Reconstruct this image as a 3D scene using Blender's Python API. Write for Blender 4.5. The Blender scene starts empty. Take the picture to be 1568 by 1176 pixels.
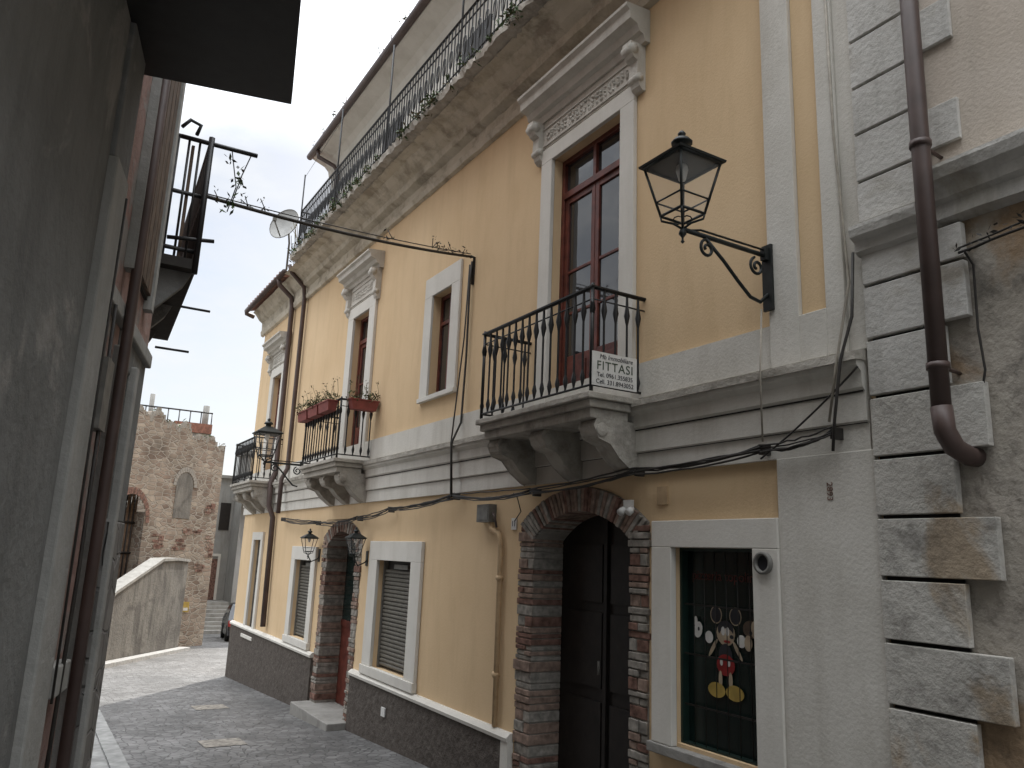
import bpy, math, random
from mathutils import Vector, Matrix
random.seed(7)
S=1.25
R=random.random
def U(a,b): return a+(b-a)*R()
SC=bpy.context.scene
# ---------------------------------------------------------------- materials
def newmat(n):
    m=bpy.data.materials.new(n); m.use_nodes=True
    nt=m.node_tree; b=nt.nodes['Principled BSDF']; return m,nt,b
def c4(c): return (c[0],c[1],c[2],1)
def nnode(nt,t,**k):
    n=nt.nodes.new(t)
    for a,v in k.items(): setattr(n,a,v)
    return n
def plaster(name,col,col2,scale=1.5,dirt=(.1,.09,.07),dirtamt=.35,bump=.25,rough=.92,streak=True,patch=None,patchlo=.6,patchhi=.64,bs=None):
    m,nt,b=newmat(name); L=nt.links.new
    tc=nnode(nt,'ShaderNodeTexCoord')
    n1=nnode(nt,'ShaderNodeTexNoise'); n1.inputs['Scale'].default_value=scale; n1.inputs['Detail'].default_value=6; n1.inputs['Roughness'].default_value=.65
    L(tc.outputs['Object'],n1.inputs['Vector'])
    r1=nnode(nt,'ShaderNodeValToRGB'); r1.color_ramp.elements[0].position=.35; r1.color_ramp.elements[1].position=.7
    r1.color_ramp.elements[0].color=c4(col); r1.color_ramp.elements[1].color=c4(col2)
    L(n1.outputs['Fac'],r1.inputs['Fac'])
    out=r1.outputs['Color']
    if patch:
        n4=nnode(nt,'ShaderNodeTexNoise'); n4.inputs['Scale'].default_value=scale*.9; n4.inputs['Detail'].default_value=7; n4.inputs['Roughness'].default_value=.6; n4.inputs['Distortion'].default_value=.4
        mp=nnode(nt,'ShaderNodeMapping'); mp.inputs['Location'].default_value=(3,7,2); L(tc.outputs['Object'],mp.inputs['Vector']); L(mp.outputs[0],n4.inputs['Vector'])
        r4=nnode(nt,'ShaderNodeValToRGB'); r4.color_ramp.elements[0].position=patchlo; r4.color_ramp.elements[1].position=patchhi
        L(n4.outputs['Fac'],r4.inputs['Fac'])
        mx=nnode(nt,'ShaderNodeMixRGB'); L(r4.outputs[0],mx.inputs[0]); L(out,mx.inputs[1]); mx.inputs[2].default_value=c4(patch); out=mx.outputs[0]
    if dirtamt>0:
        mp=nnode(nt,'ShaderNodeMapping'); mp.inputs['Scale'].default_value=(2.2,2.2,.35 if streak else 2.2)
        L(tc.outputs['Object'],mp.inputs['Vector'])
        n2=nnode(nt,'ShaderNodeTexNoise'); n2.inputs['Scale'].default_value=1.6; n2.inputs['Detail'].default_value=6; n2.inputs['Roughness'].default_value=.7
        L(mp.outputs[0],n2.inputs['Vector'])
        r2=nnode(nt,'ShaderNodeValToRGB'); r2.color_ramp.elements[0].position=.48; r2.color_ramp.elements[1].position=.8
        r2.color_ramp.elements[1].color=(dirtamt,)*3+(1,)
        L(n2.outputs['Fac'],r2.inputs['Fac'])
        mx=nnode(nt,'ShaderNodeMixRGB'); L(r2.outputs[0],mx.inputs[0]); L(out,mx.inputs[1]); mx.inputs[2].default_value=c4(dirt); out=mx.outputs[0]
    L(out,b.inputs['Base Color']); b.inputs['Roughness'].default_value=rough
    n3=nnode(nt,'ShaderNodeTexNoise'); n3.inputs['Scale'].default_value=bs or (14 if bump>.35 else 40); n3.inputs['Detail'].default_value=4; n3.inputs['Roughness'].default_value=.6
    L(tc.outputs['Object'],n3.inputs['Vector'])
    bp=nnode(nt,'ShaderNodeBump'); bp.inputs['Strength'].default_value=bump; bp.inputs['Distance'].default_value=.025
    L(n3.outputs['Fac'],bp.inputs['Height']); L(bp.outputs[0],b.inputs['Normal'])
    b.inputs['Specular IOR Level'].default_value=.2
    return m
def simple(name,col,rough=.6,metal=0,var=.25,bump=.05,scale=12,spec=.4):
    m,nt,b=newmat(name); L=nt.links.new
    tc=nnode(nt,'ShaderNodeTexCoord'); n=nnode(nt,'ShaderNodeTexNoise'); n.inputs['Scale'].default_value=scale; n.inputs['Detail'].default_value=3
    L(tc.outputs['Object'],n.inputs['Vector'])
    r=nnode(nt,'ShaderNodeValToRGB'); r.color_ramp.elements[0].position=.3; r.color_ramp.elements[1].position=.72
    r.color_ramp.elements[0].color=c4([x*(1-var) for x in col]); r.color_ramp.elements[1].color=c4([min(1,x*(1+var)) for x in col])
    L(n.outputs['Fac'],r.inputs['Fac']); L(r.outputs[0],b.inputs['Base Color'])
    b.inputs['Roughness'].default_value=rough; b.inputs['Metallic'].default_value=metal; b.inputs['Specular IOR Level'].default_value=spec
    if bump>.05:
        bp=nnode(nt,'ShaderNodeBump'); bp.inputs['Strength'].default_value=bump; bp.inputs['Distance'].default_value=.01
        L(n.outputs['Fac'],bp.inputs['Height']); L(bp.outputs[0],b.inputs['Normal'])
    return m
def cells(name,c1,c2,mort,scale,gap=.06,bump=.6,squash=(1,1,1),rough=.85,smallvar=.3):
    m,nt,b=newmat(name); L=nt.links.new
    tc=nnode(nt,'ShaderNodeTexCoord'); mp=nnode(nt,'ShaderNodeMapping'); mp.inputs['Scale'].default_value=squash
    L(tc.outputs['Object'],mp.inputs['Vector'])
    nd=nnode(nt,'ShaderNodeTexNoise'); nd.inputs['Scale'].default_value=3; nd.inputs['Detail'].default_value=1; L(mp.outputs[0],nd.inputs['Vector'])
    mxv=nnode(nt,'ShaderNodeMixRGB'); mxv.inputs[0].default_value=.08; L(mp.outputs[0],mxv.inputs[1]); L(nd.outputs['Color'],mxv.inputs[2])
    v=nnode(nt,'ShaderNodeTexVoronoi'); v.inputs['Scale'].default_value=scale; v.inputs['Randomness'].default_value=.8; L(mxv.outputs[0],v.inputs['Vector'])
    ve=nnode(nt,'ShaderNodeTexVoronoi',feature='DISTANCE_TO_EDGE'); ve.inputs['Scale'].default_value=scale; ve.inputs['Randomness'].default_value=.8; L(mxv.outputs[0],ve.inputs['Vector'])
    sp=nnode(nt,'ShaderNodeSeparateColor'); L(v.outputs['Color'],sp.inputs[0])
    r=nnode(nt,'ShaderNodeValToRGB'); r.color_ramp.elements[0].color=c4(c1); r.color_ramp.elements[1].color=c4(c2); L(sp.outputs[0],r.inputs['Fac'])
    n=nnode(nt,'ShaderNodeTexNoise'); n.inputs['Scale'].default_value=.9; n.inputs['Detail'].default_value=6; n.inputs['Roughness'].default_value=.7; L(tc.outputs['Object'],n.inputs['Vector'])
    rn=nnode(nt,'ShaderNodeValToRGB'); rn.color_ramp.elements[0].position=.3; rn.color_ramp.elements[1].position=.7
    rn.color_ramp.elements[0].color=(1-smallvar,)*3+(1,); rn.color_ramp.elements[1].color=(1+smallvar*.5,)*3+(1,); L(n.outputs['Fac'],rn.inputs['Fac'])
    mu=nnode(nt,'ShaderNodeMixRGB',blend_type='MULTIPLY'); mu.inputs[0].default_value=1; L(r.outputs[0],mu.inputs[1]); L(rn.outputs[0],mu.inputs[2])
    re=nnode(nt,'ShaderNodeValToRGB'); re.color_ramp.elements[0].position=gap*.4; re.color_ramp.elements[1].position=gap; L(ve.outputs['Distance'],re.inputs['Fac'])
    mx=nnode(nt,'ShaderNodeMixRGB'); L(re.outputs[0],mx.inputs[0]); mx.inputs[1].default_value=c4(mort); L(mu.outputs[0],mx.inputs[2])
    L(mx.outputs[0],b.inputs['Base Color']); b.inputs['Roughness'].default_value=rough
    bp=nnode(nt,'ShaderNodeBump'); bp.inputs['Strength'].default_value=bump; bp.inputs['Distance'].default_value=.02
    L(re.outputs[0],bp.inputs['Height']); L(bp.outputs[0],b.inputs['Normal']); b.inputs['Specular IOR Level'].default_value=.3
    return m
M={}
M['ochre']=plaster('ochre_plaster',(.61,.445,.265),(.675,.505,.315),.6,dirt=(.43,.30,.17),dirtamt=.4,bump=.12)
M['white']=plaster('white_trim',(.54,.515,.46),(.62,.595,.54),2,dirt=(.30,.27,.22),dirtamt=.5,bump=.2)
M['frame']=plaster('window_surround',(.58,.555,.50),(.64,.615,.56),2,dirt=(.4,.37,.31),dirtamt=.35,bump=.12)
M['cornice']=plaster('cornice_plaster',(.47,.42,.33),(.56,.51,.42),2.5,dirt=(.17,.145,.11),dirtamt=.75,bump=.6,streak=False,patch=(.31,.27,.21),patchlo=.54,patchhi=.66)
M['hood']=plaster('hood_plaster',(.50,.475,.42),(.58,.555,.50),3,dirt=(.25,.22,.18),dirtamt=.55,bump=.3)
M['topwall']=plaster('top_floor_plaster',(.52,.50,.45),(.59,.57,.52),1.5,dirt=(.36,.33,.29),dirtamt=.5,bump=.2)
M['slab']=plaster('balcony_slab',(.34,.315,.27),(.44,.41,.36),4,dirt=(.07,.062,.05),dirtamt=.8,bump=.7,streak=False)
M['base']=plaster('rough_base',(.075,.062,.053),(.12,.105,.09),9,dirt=(.04,.03,.025),dirtamt=.5,bump=1.0,streak=False)
M['concrete']=plaster('concrete',(.23,.22,.20),(.31,.30,.275),3,dirt=(.1,.09,.08),dirtamt=.6,bump=.4)
M['rust']=plaster('rusticated_plaster',(.48,.465,.43),(.57,.555,.52),1.7,dirt=(.15,.135,.115),dirtamt=.75,bump=.35,patch=(.36,.33,.28),patchlo=.56,patchhi=.66,bs=25)
M['rustlow']=plaster('weathered_plaster',(.43,.41,.37),(.55,.53,.485),1.3,dirt=(.07,.062,.052),dirtamt=.95,bump=.45,patch=(.36,.29,.21),patchlo=.55,patchhi=.62,streak=False,bs=22)
M['wet']=plaster('damp_stained_plaster',(.34,.305,.255),(.45,.41,.355),1.1,dirt=(.04,.036,.032),dirtamt=1.0,bump=.5,patch=(.33,.235,.15),patchlo=.48,patchhi=.56,streak=False,bs=18)
M['pinkup']=plaster('pale_pink_plaster',(.50,.435,.365),(.58,.515,.445),1.2,dirt=(.33,.28,.23),dirtamt=.5,bump=.25)
M['gap']=simple('joint_dark',(.03,.027,.024),.95,bump=.2)
M['mortar']=plaster('mortar',(.24,.22,.19),(.31,.285,.25),8,bump=.6,dirtamt=.3)
M['brickr']=simple('brick_red',(.17,.10,.078),.9,var=.5,bump=.8,scale=14,spec=.1)
M['brickp']=simple('brick_pink',(.235,.17,.135),.9,var=.4,bump=.8,scale=14,spec=.1)
M['stoneg']=simple('jamb_stone',(.25,.23,.20),.9,var=.4,bump=.8,scale=14,spec=.1)
M['iron']=simple('black_iron',(.012,.012,.012),.5,.0,var=.3,bump=.0)
M['lampiron']=simple('lamp_iron',(.022,.025,.024),.45,.3,var=.3,bump=.0)
M['wood']=simple('redbrown_wood',(.115,.03,.02),.45,var=.4,bump=.1,scale=9)
M['darkwood']=simple('dark_wood',(.012,.009,.007),.6,var=.4,bump=.3,scale=9)
M['oldwood']=simple('old_wood',(.09,.06,.04),.8,var=.4,bump=.4,scale=9)
M['pipe']=simple('brown_pipe',(.075,.050,.043),.5,var=.2,bump=.0,scale=6)
M['pipeo']=simple('painted_pipe',(.47,.33,.19),.7,var=.15)
M['shut']=simple('roller_shutter',(.12,.11,.09),.6,var=.2)
M['cable']=simple('cable',(.03,.026,.022),.6)
M['wcable']=simple('pale_cable',(.3,.27,.22),.6)
M['signw']=simple('sign_white',(.60,.59,.56),.5,var=.08)
M['ink']=simple('sign_ink',(.02,.02,.025),.6)
M['inkg']=simple('sign_green',(.04,.06,.035),.6)
M['metalbox']=simple('grey_box',(.15,.145,.13),.6)
M['terra']=simple('terracotta',(.20,.09,.06),.85,var=.35,bump=.3)
M['redbox']=simple('flower_box_red',(.20,.05,.04),.7,var=.2)
M['leaf']=simple('leaf_green',(.045,.075,.022),.7,var=.5,scale=20)
M['dryleaf']=simple('dry_stem',(.09,.075,.035),.8,var=.5,scale=20)
M['flower']=simple('flower_red',(.35,.04,.03),.7)
M['dish']=simple('dish_white',(.30,.30,.285),.5,var=.15,scale=5)
M['red']=simple('paint_red',(.28,.02,.02),.5); M['yel']=simple('paint_yellow',(.36,.25,.06),.5); M['skin']=simple('paint_cream',(.38,.30,.21),.5)
M['dred']=simple('faded_red_lettering',(.10,.018,.014),.5)
M['green']=simple('paint_green',(.008,.022,.017),.5)
M['shopglass']=simple('shop_window_backing',(.006,.014,.012),.25,var=.5,scale=2)
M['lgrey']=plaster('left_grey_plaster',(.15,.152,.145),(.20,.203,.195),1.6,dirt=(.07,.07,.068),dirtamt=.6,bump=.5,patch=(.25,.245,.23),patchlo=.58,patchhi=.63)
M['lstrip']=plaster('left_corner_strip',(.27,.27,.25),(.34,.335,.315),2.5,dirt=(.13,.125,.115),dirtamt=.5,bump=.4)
M['lpink']=plaster('left_pink_plaster',(.27,.175,.15),(.34,.235,.205),2.5,dirt=(.10,.075,.065),dirtamt=.7,bump=.7,patch=(.26,.24,.22),patchlo=.50,patchhi=.56)
M['lrubble']=cells('left_rubble',(.14,.135,.125),(.27,.255,.235),(.19,.18,.17),5,bump=1.0)
M['ruin']=cells('ruin_masonry',(.20,.145,.11),(.33,.275,.215),(.28,.245,.20),3.4,gap=.09,bump=.9,squash=(1,1,2.2),smallvar=.55)
M['ramp']=plaster('ramp_render',(.14,.13,.115),(.20,.185,.16),1.2,dirt=(.05,.046,.04),dirtamt=.95,bump=.6,patch=(.11,.10,.088),patchlo=.5,patchhi=.6)
M['back']=plaster('back_house_plaster',(.27,.265,.25),(.34,.335,.315),1,dirt=(.14,.13,.115),dirtamt=.7,bump=.3)
M['road']=cells('cobble_road',(.115,.112,.108),(.20,.196,.19),(.07,.068,.065),8.5,gap=.05,bump=.6,smallvar=.45,rough=.55)
M['ground']=plaster('ground_dirt',(.16,.145,.12),(.22,.2,.17),1,bump=.5)
M['drain']=simple('stone_slab',(.25,.25,.24),.8,var=.3,bump=.4,scale=6)
M['kerb']=simple('pale_kerb',(.36,.35,.33),.8,var=.2,bump=.3)
M['tyre']=simple('tyre',(.015,.015,.015),.8); M['carp']=simple('car_paint',(.02,.022,.026),.25,var=.05,bump=0,spec=.6)
def glassmat(n,col,rough,spec=1.0):
    m,nt,b=newmat(n); b.inputs['Base Color'].default_value=c4(col); b.inputs['Roughness'].default_value=rough; b.inputs['Specular IOR Level'].default_value=spec
    tc=nnode(nt,'ShaderNodeTexCoord'); no=nnode(nt,'ShaderNodeTexNoise'); no.inputs['Scale'].default_value=2.5; nt.links.new(tc.outputs['Object'],no.inputs['Vector'])
    bp=nnode(nt,'ShaderNodeBump'); bp.inputs['Strength'].default_value=.12; bp.inputs['Distance'].default_value=.03; nt.links.new(no.outputs['Fac'],bp.inputs['Height']); nt.links.new(bp.outputs[0],b.inputs['Normal'])
    return m
M['glass']=glassmat('window_glass',(.03,.03,.03),.04)
M['glassd']=glassmat('dark_glass',(.01,.02,.018),.1,.5)
m,nt,b=newmat('lantern_glass'); b.inputs['Base Color'].default_value=(.9,.9,.88,1); b.inputs['Roughness'].default_value=.1
tr=nnode(nt,'ShaderNodeBsdfTransparent'); mx=nnode(nt,'ShaderNodeMixShader'); mx.inputs[0].default_value=.10
nt.links.new(tr.outputs[0],mx.inputs[1]); nt.links.new(b.outputs[0],mx.inputs[2]); nt.links.new(mx.outputs[0],nt.nodes['Material Output'].inputs[0]); M['lglass']=m
# ---------------------------------------------------------------- builders
def empty(name,loc=(0,0,0)):
    e=bpy.data.objects.new(name,None); SC.collection.objects.link(e); return e
class B:
    def __init__(s): s.v=[]; s.f=[]; s.mi=[]; s.ms=[]; s.cur=0; s.sm=[]
    def mat(s,k):
        if k not in s.ms: s.ms.append(k)
        s.cur=s.ms.index(k); return s
    def add(s,vs,fs,smooth=False):
        if not s.ms: s.mat('white')
        o=len(s.v); s.v+= [tuple(p) for p in vs]
        for f in fs: s.f.append([o+i for i in f]); s.mi.append(s.cur); s.sm.append(smooth)
    def box(s,x0,x1,y0,y1,z0,z1,F=None):
        p=[(x,y,z) for x in (x0,x1) for y in (y0,y1) for z in (z0,z1)]
        if F: p=[F(*q) for q in p]
        s.add(p,[(0,1,3,2),(4,6,7,5),(0,4,5,1),(2,3,7,6),(0,2,6,4),(1,5,7,3)])
    def quad(s,a,b,c,d): s.add([a,b,c,d],[(0,1,2,3)])
    def tube(s,pts,r,n=7,caps=True):
        pts=[Vector(p) for p in pts]; N=len(pts); rs=r if isinstance(r,(list,tuple)) else [r]*N
        vs=[]; up=None
        for i,p in enumerate(pts):
            d=(pts[min(i+1,N-1)]-pts[max(i-1,0)])
            if d.length<1e-9: d=Vector((0,0,1))
            d.normalize()
            if up is None: up=Vector((0,0,1)) if abs(d.z)<.9 else Vector((1,0,0))
            a=d.cross(up)
            if a.length<1e-4: a=d.cross(Vector((1,0,0)))
            a.normalize(); b2=a.cross(d); up=b2
            for k in range(n):
                t=2*math.pi*k/n; vs.append(p+(a*math.cos(t)+b2*math.sin(t))*rs[i])
        fs=[]
        for i in range(N-1):
            for k in range(n):
                k2=(k+1)%n; fs.append((i*n+k,i*n+k2,(i+1)*n+k2,(i+1)*n+k))
        if caps: fs.append(tuple(range(n-1,-1,-1))); fs.append(tuple((N-1)*n+k for k in range(n)))
        s.add(vs,fs,True)
    def prof(s,pts,y0,y1,n=1,jit=0,ends=True):
        N=len(pts); vs=[]
        for i in range(n+1):
            y=y0+(y1-y0)*i/n
            for (x,z) in pts:
                vs.append((x+(U(-jit,jit)),y,z+U(-jit,jit)*.6))
        fs=[]
        for i in range(n):
            for k in range(N):
                k2=(k+1)%N; fs.append((i*N+k,i*N+k2,(i+1)*N+k2,(i+1)*N+k))
        if ends: fs.append(tuple(range(N))); fs.append(tuple(n*N+k for k in range(N-1,-1,-1)))
        s.add(vs,fs)
    def lathe(s,c,prof,n=12,ax='z'):
        vs=[]
        for (r,h) in prof:
            for k in range(n):
                t=2*math.pi*k/n
                vs.append((c[0]+r*math.cos(t),c[1]+r*math.sin(t),c[2]+h))
        fs=[]
        for i in range(len(prof)-1):
            for k in range(n):
                k2=(k+1)%n; fs.append((i*n+k,i*n+k2,(i+1)*n+k2,(i+1)*n+k))
        s.add(vs,fs,True)
    def frust(s,c,h0,h1,z0,z1):
        p=[(c[0]+sx*h,c[1]+sy*h,z) for (h,z) in ((h0,z0),(h1,z1)) for sx,sy in ((-1,-1),(1,-1),(1,1),(-1,1))]
        s.add(p,[(0,1,5,4),(1,2,6,5),(2,3,7,6),(3,0,4,7),(3,2,1,0),(4,5,6,7)])
    def wallx(s,x,y0,y1,z0,z1,holes=(),depth=.2):
        ys=sorted(set([y0,y1]+[h[0] for h in holes]+[h[1] for h in holes])); zs=sorted(set([z0,z1]+[h[2] for h in holes]+[h[3] for h in holes]))
        for i in range(len(ys)-1):
            for j in range(len(zs)-1):
                cy=(ys[i]+ys[i+1])/2; cz=(zs[j]+zs[j+1])/2
                if any(h[0]<cy<h[1] and h[2]<cz<h[3] for h in holes): continue
                s.quad((x,ys[i],zs[j]),(x,ys[i],zs[j+1]),(x,ys[i+1],zs[j+1]),(x,ys[i+1],zs[j]))
        for h in holes:
            a,b,c,d=h[:4]; X=x+(h[4] if len(h)>4 else depth)
            s.quad((x,a,c),(X,a,c),(X,a,d),(x,a,d)); s.quad((x,b,c),(x,b,d),(X,b,d),(X,b,c))
            s.quad((x,a,d),(X,a,d),(X,b,d),(x,b,d)); s.quad((x,a,c),(x,b,c),(X,b,c),(X,a,c))
    def leaves(s,c,r,n,size=.03,mats=('leaf',),stem=False,zs=1):
        for i in range(n):
            d=Vector((U(-1,1),U(-1,1),U(-1,1)*zs)); 
            if d.length>1.3: continue
            p=Vector(c)+d*r; a=Vector((U(-1,1),U(-1,1),U(-1,1))).normalized(); b2=a.cross(Vector((U(-1,1),U(-1,1),U(-1,1)))).normalized()
            k=size*U(.5,1.3); s.mat(random.choice(mats))
            s.add([p-a*k,p+b2*k*.35,p+a*k,p-b2*k*.35],[(0,1,2,3)])
    def obj(s,name,parent=None,bevel=0):
        me=bpy.data.meshes.new(name)
        me.from_pydata([(a*S,b*S,c*S) for a,b,c in s.v],[],s.f); 
        for k in s.ms: me.materials.append(M[k])
        me.polygons.foreach_set('material_index',s.mi); me.polygons.foreach_set('use_smooth',s.sm); me.update()
        o=bpy.data.objects.new(name,me); SC.collection.objects.link(o)
        if parent: o.parent=parent
        if bevel:
            bv=o.modifiers.new('bevel','BEVEL'); bv.width=bevel; bv.segments=2; bv.limit_method='ANGLE'
        return o
def text(parent,name,body,size,loc,xa,ya,mat,off=0,shear=0,sp=1.0):
    cu=bpy.data.curves.new(name,'FONT'); cu.body=body; cu.size=size*S; cu.align_x='CENTER'; cu.align_y='CENTER'; cu.extrude=.001; cu.offset=off; cu.shear=shear; cu.space_character=sp
    o=bpy.data.objects.new(name,cu); SC.collection.objects.link(o)
    xa=Vector(xa); ya=Vector(ya); za=xa.cross(ya)
    mw=Matrix((xa,ya,za)).transposed().to_4x4(); mw.translation=Vector(loc)*S; o.matrix_world=mw
    cu.materials.append(M[mat]); o.parent=parent; return o
def zg(y): return -.02-.05*max(-10,min(30,y))
FX=3.6
# ---------------------------------------------------------------- ground, road
g=B(); g.mat('ground')
ys=[-400,-10,30,500]
for i in range(3):
    a,b2=ys[i],ys[i+1]; g.quad((-400,a,zg(a)-.01),(400,a,zg(a)-.01),(400,b2,zg(b2)-.01),(-400,b2,zg(b2)-.01))
g.obj('ground')
r=B(); r.mat('road')
ys=[-30,-10,0,10,16,20,30,44]
for i in range(len(ys)-1):
    a,b2=ys[i],ys[i+1]; xl=-12 if b2>10 else -6
    r.quad((xl,a,zg(a)),(12,a,zg(a)),(12,b2,zg(b2)),(xl,b2,zg(b2)))
r.obj('cobbled_road')
d=B(); d.mat('drain')
for k in range(26):
    y=5.2+k*.28
    for j in range(2):
        x0=.72+j*.17+.012*(y-5)
        d.box(x0+.006,x0+.16,y+.006,y+.27,zg(y)-.05,zg(y)+.004+U(0,.005))
d.obj('stone_gutter_strip')
mh=B(); mh.mat('stoneg')
for (x,y,h) in ((2.5,12.2,.22),(2.1,9.4,.22)):
    mh.quad((x-h,y-h,zg(y-h)+.006),(x+h,y-h,zg(y-h)+.006),(x+h,y+h,zg(y+h)+.006),(x-h,y+h,zg(y+h)+.006))
mh.obj('manhole_cover')
# ---------------------------------------------------------------- main house
H=empty('ochre_house')
w=B(); w.mat('ochre')
holes=[(4.49,5.47,2.73,5.14,.16),(7.42,7.92,3.31,4.50,.16),(9.97,10.61,2.73,4.88,.16),(14.45,15.05,2.73,4.78,.16),
 (4.17,5.82,-1.5,2.15,.30),(9.62,11.14,-1.5,2.01,.30),(3.23,3.91,.52,1.70,.10),(8.02,9.0,.29,1.5,.14),(11.59,12.42,.30,1.43,.14),(14.7,15.2,.05,1.72,.14)]
YE=16.3
w.wallx(FX,2.43,YE,-1.5,6.3,holes)
w.quad((FX,YE,-1.5),(FX,YE,6.4),(10,YE,6.4),(10,YE,-1.5))
w.box(4.05,10,2.44,YE-.01,-1.5,6.3)
w.obj('walls',H)
def arch(y0,y1,zs,rise,n=24):
    yc=(y0+y1)/2; hw=(y1-y0)/2; Rr=(hw*hw+rise*rise)/(2*rise); zc=zs+rise-Rr; a=math.asin(hw/Rr)
    return [(yc+Rr*math.sin(-a+2*a*i/n), zc+Rr*math.cos(-a+2*a*i/n)) for i in range(n+1)]
def portal(nm,yo0,yo1,yi0,yi1,zso,ro,zsi,ri,zb,seed):
    random.seed(seed)
    sp=B(); sp.mat('ochre'); out=arch(yo0,yo1,zso,ro)
    ztop=zso+ro
    for i in range(24):
        (a,za),(b2,zb2)=out[i],out[i+1]
        sp.quad((FX,a,za),(FX,a,ztop),(FX,b2,ztop),(FX,b2,zb2))
    sp.obj(nm+'_spandrel',H)
    b=B(); b.mat('mortar')
    b.box(FX-.004,FX+.298,yo0+.003,yi0-.012,zb,zso); b.box(FX-.004,FX+.298,yi1+.012,yo1-.003,zb,zso)
    inn=arch(yi0,yi1,zsi,ri)
    for i in range(24):
        (a,za),(b2,zb2)=inn[i],inn[i+1]; (c,zc),(d2,zd)=out[i],out[i+1]
        vs=[(x,p,q) for x in (FX-.006,FX+.298) for (p,q) in ((a,za+.01),(b2,zb2+.01),(d2,zd-.004),(c,zc-.004))]
        b.add(vs,[(0,3,2,1),(4,5,6,7),(0,1,5,4),(2,3,7,6)])
    for (ya,yb,side) in ((yo0,yi0,1),(yi1,yo1,-1)):
        z=zb
        while z<zso-.02:
            h=random.choice((.04,.05,.055,.085)); z1=min(z+h,zso+.02)
            b.mat(random.choice(('brickr','brickp','stoneg','stoneg','stoneg','brickp')))
            j=U(-.01,.012); e=U(-.015,.025)
            if R()<.4:
                ym=ya+(yb-ya)*U(.35,.65)
                b.box(FX-.02+U(-.008,.012),FX+.28,ya+.004,ym-.005,z+.005,z1-.004)
                b.mat(random.choice(('brickr','brickp','stoneg')))
                b.box(FX-.02+U(-.008,.012),FX+.28,ym+.005,yb-.004,z+.005,z1-.004)
            else:
                b.box(FX-.02+j,FX+.28,ya-(e if side>0 else -.003),yb+(e*.5 if side>0 else e),z+.005,z1-.004)
            z=z1
    n=34; i2=arch(yi0-.02,yi1+.02,zsi,ri+.0,n); o2=arch(yo0+.01,yo1-.01,zso,ro-.005,n)
    for i in range(n):
        b.mat(random.choice(('brickr','brickp','brickp','stoneg')))
        t=.1; def_=lambda A,k:(A[i][0]+(A[i+1][0]-A[i][0])*k, A[i][1]+(A[i+1][1]-A[i][1])*k)
        q=[def_(i2,t),def_(i2,1-t),def_(o2,1-t),def_(o2,t)]; xx=FX-.028+U(-.008,.008)
        vs=[(x,p,z) for x in (xx,FX+.28) for (p,z) in q]
        b.add(vs,[(0,3,2,1),(4,5,6,7),(0,1,5,4),(2,3,7,6),(1,2,6,5),(0,4,7,3)])
    b.obj(nm+'_brick_surround',H,bevel=.006)
portal('near_portal',4.17,5.82,4.36,5.59,1.87,.28,1.74,.22,-.6,3)
portal('far_portal',9.62,11.14,9.80,10.93,1.76,.24,1.64,.20,-1.0,5)
random.seed(11)
dd=B(); dd.mat('darkwood')
dd.box(FX+.28,FX+.36,4.3,5.65,-.6,2.0)
for k in (0,1):
    y0=4.42+k*.56
    for (za,zb) in ((-.1,.55),(.65,1.2),(1.28,1.72)):
        dd.box(FX+.262,FX+.281,y0+.05,y0+.5,za,zb)
dd.box(FX+.25,FX+.281,4.955,4.995,-.5,1.9)
dd.mat('metalbox'); dd.tube([(FX+.24,5.03,.75),(FX+.24,5.03,.85)],.01)
dd.obj('dark_entrance_door',H)
dd=B(); dd.mat('wood'); dd.box(FX+.28,FX+.36,9.7,11.0,-1.1,.6); dd.mat('glassd'); dd.box(FX+.281,FX+.36,9.7,11.0,.6,1.9)
dd.mat('wood'); dd.box(FX+.262,FX+.281,10.33,10.39,-1,1.8); dd.box(FX+.262,FX+.281,9.75,10.33,.58,.66); dd.box(FX+.262,FX+.281,10.39,10.95,.58,.66)
dd.mat('green'); dd.box(FX+.1,FX+.26,9.84,9.87,-.5,1.6)
dd.obj('far_entrance_door',H)
st=B(); st.mat('concrete'); st.box(FX-.28,FX+.28,9.6,11.15,-1.2,-.42); st.obj('door_step',H,bevel=.015)
bs=B()
for (a,b2) in ((5.84,9.60),(11.16,YE)):
    bs.mat('base'); n=int((b2-a)/.12); 
    bs.prof([(FX-.05,-1.5),(FX-.045,.13),(FX+.0,.13),(FX,-1.5)],a,b2,n,0)
    bs.mat('frame'); bs.prof([(FX-.065,.131),(FX-.07,.16),(FX-.03,.195),(FX-.001,.195),(FX-.001,.131)],a,b2,1)
bs.mat('frame'); bs.box(FX-.055,FX-.001,5.835,5.95,-1.2,.13)
bs.mat('base'); bs.box(FX-.045,FX-.001,3.06,4.14,-1.5,.10)
bs.obj('plinth',H)
sc=B(); sc.mat('white')
sc.prof([(FX-.001,2.72),(FX-.035,2.735),(FX-.035,2.99),(FX-.001,3.0)],3.06,YE)
sc.prof([(FX-.001,2.2),(FX-.03,2.2),(FX-.03,2.34),(FX-.05,2.35),(FX-.05,2.5),(FX-.07,2.52),(FX-.075,2.6),(FX-.11,2.63),(FX-.115,2.69),(FX-.04,2.72),(FX-.001,2.72)],2.45,YE+.04)
sc.mat('slab'); sc.prof([(FX-.13,2.655),(FX-.13,2.70),(FX-.045,2.725),(FX-.045,2.66)],2.44,YE+.05,60,.003)
sc.mat('gap'); sc.box(FX-.034,FX-.029,2.46,YE,2.338,2.35); sc.box(FX-.056,FX-.049,2.46,YE,2.497,2.508)
sc.obj('string_course',H)
pl=B(); pl.mat('white')
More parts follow.
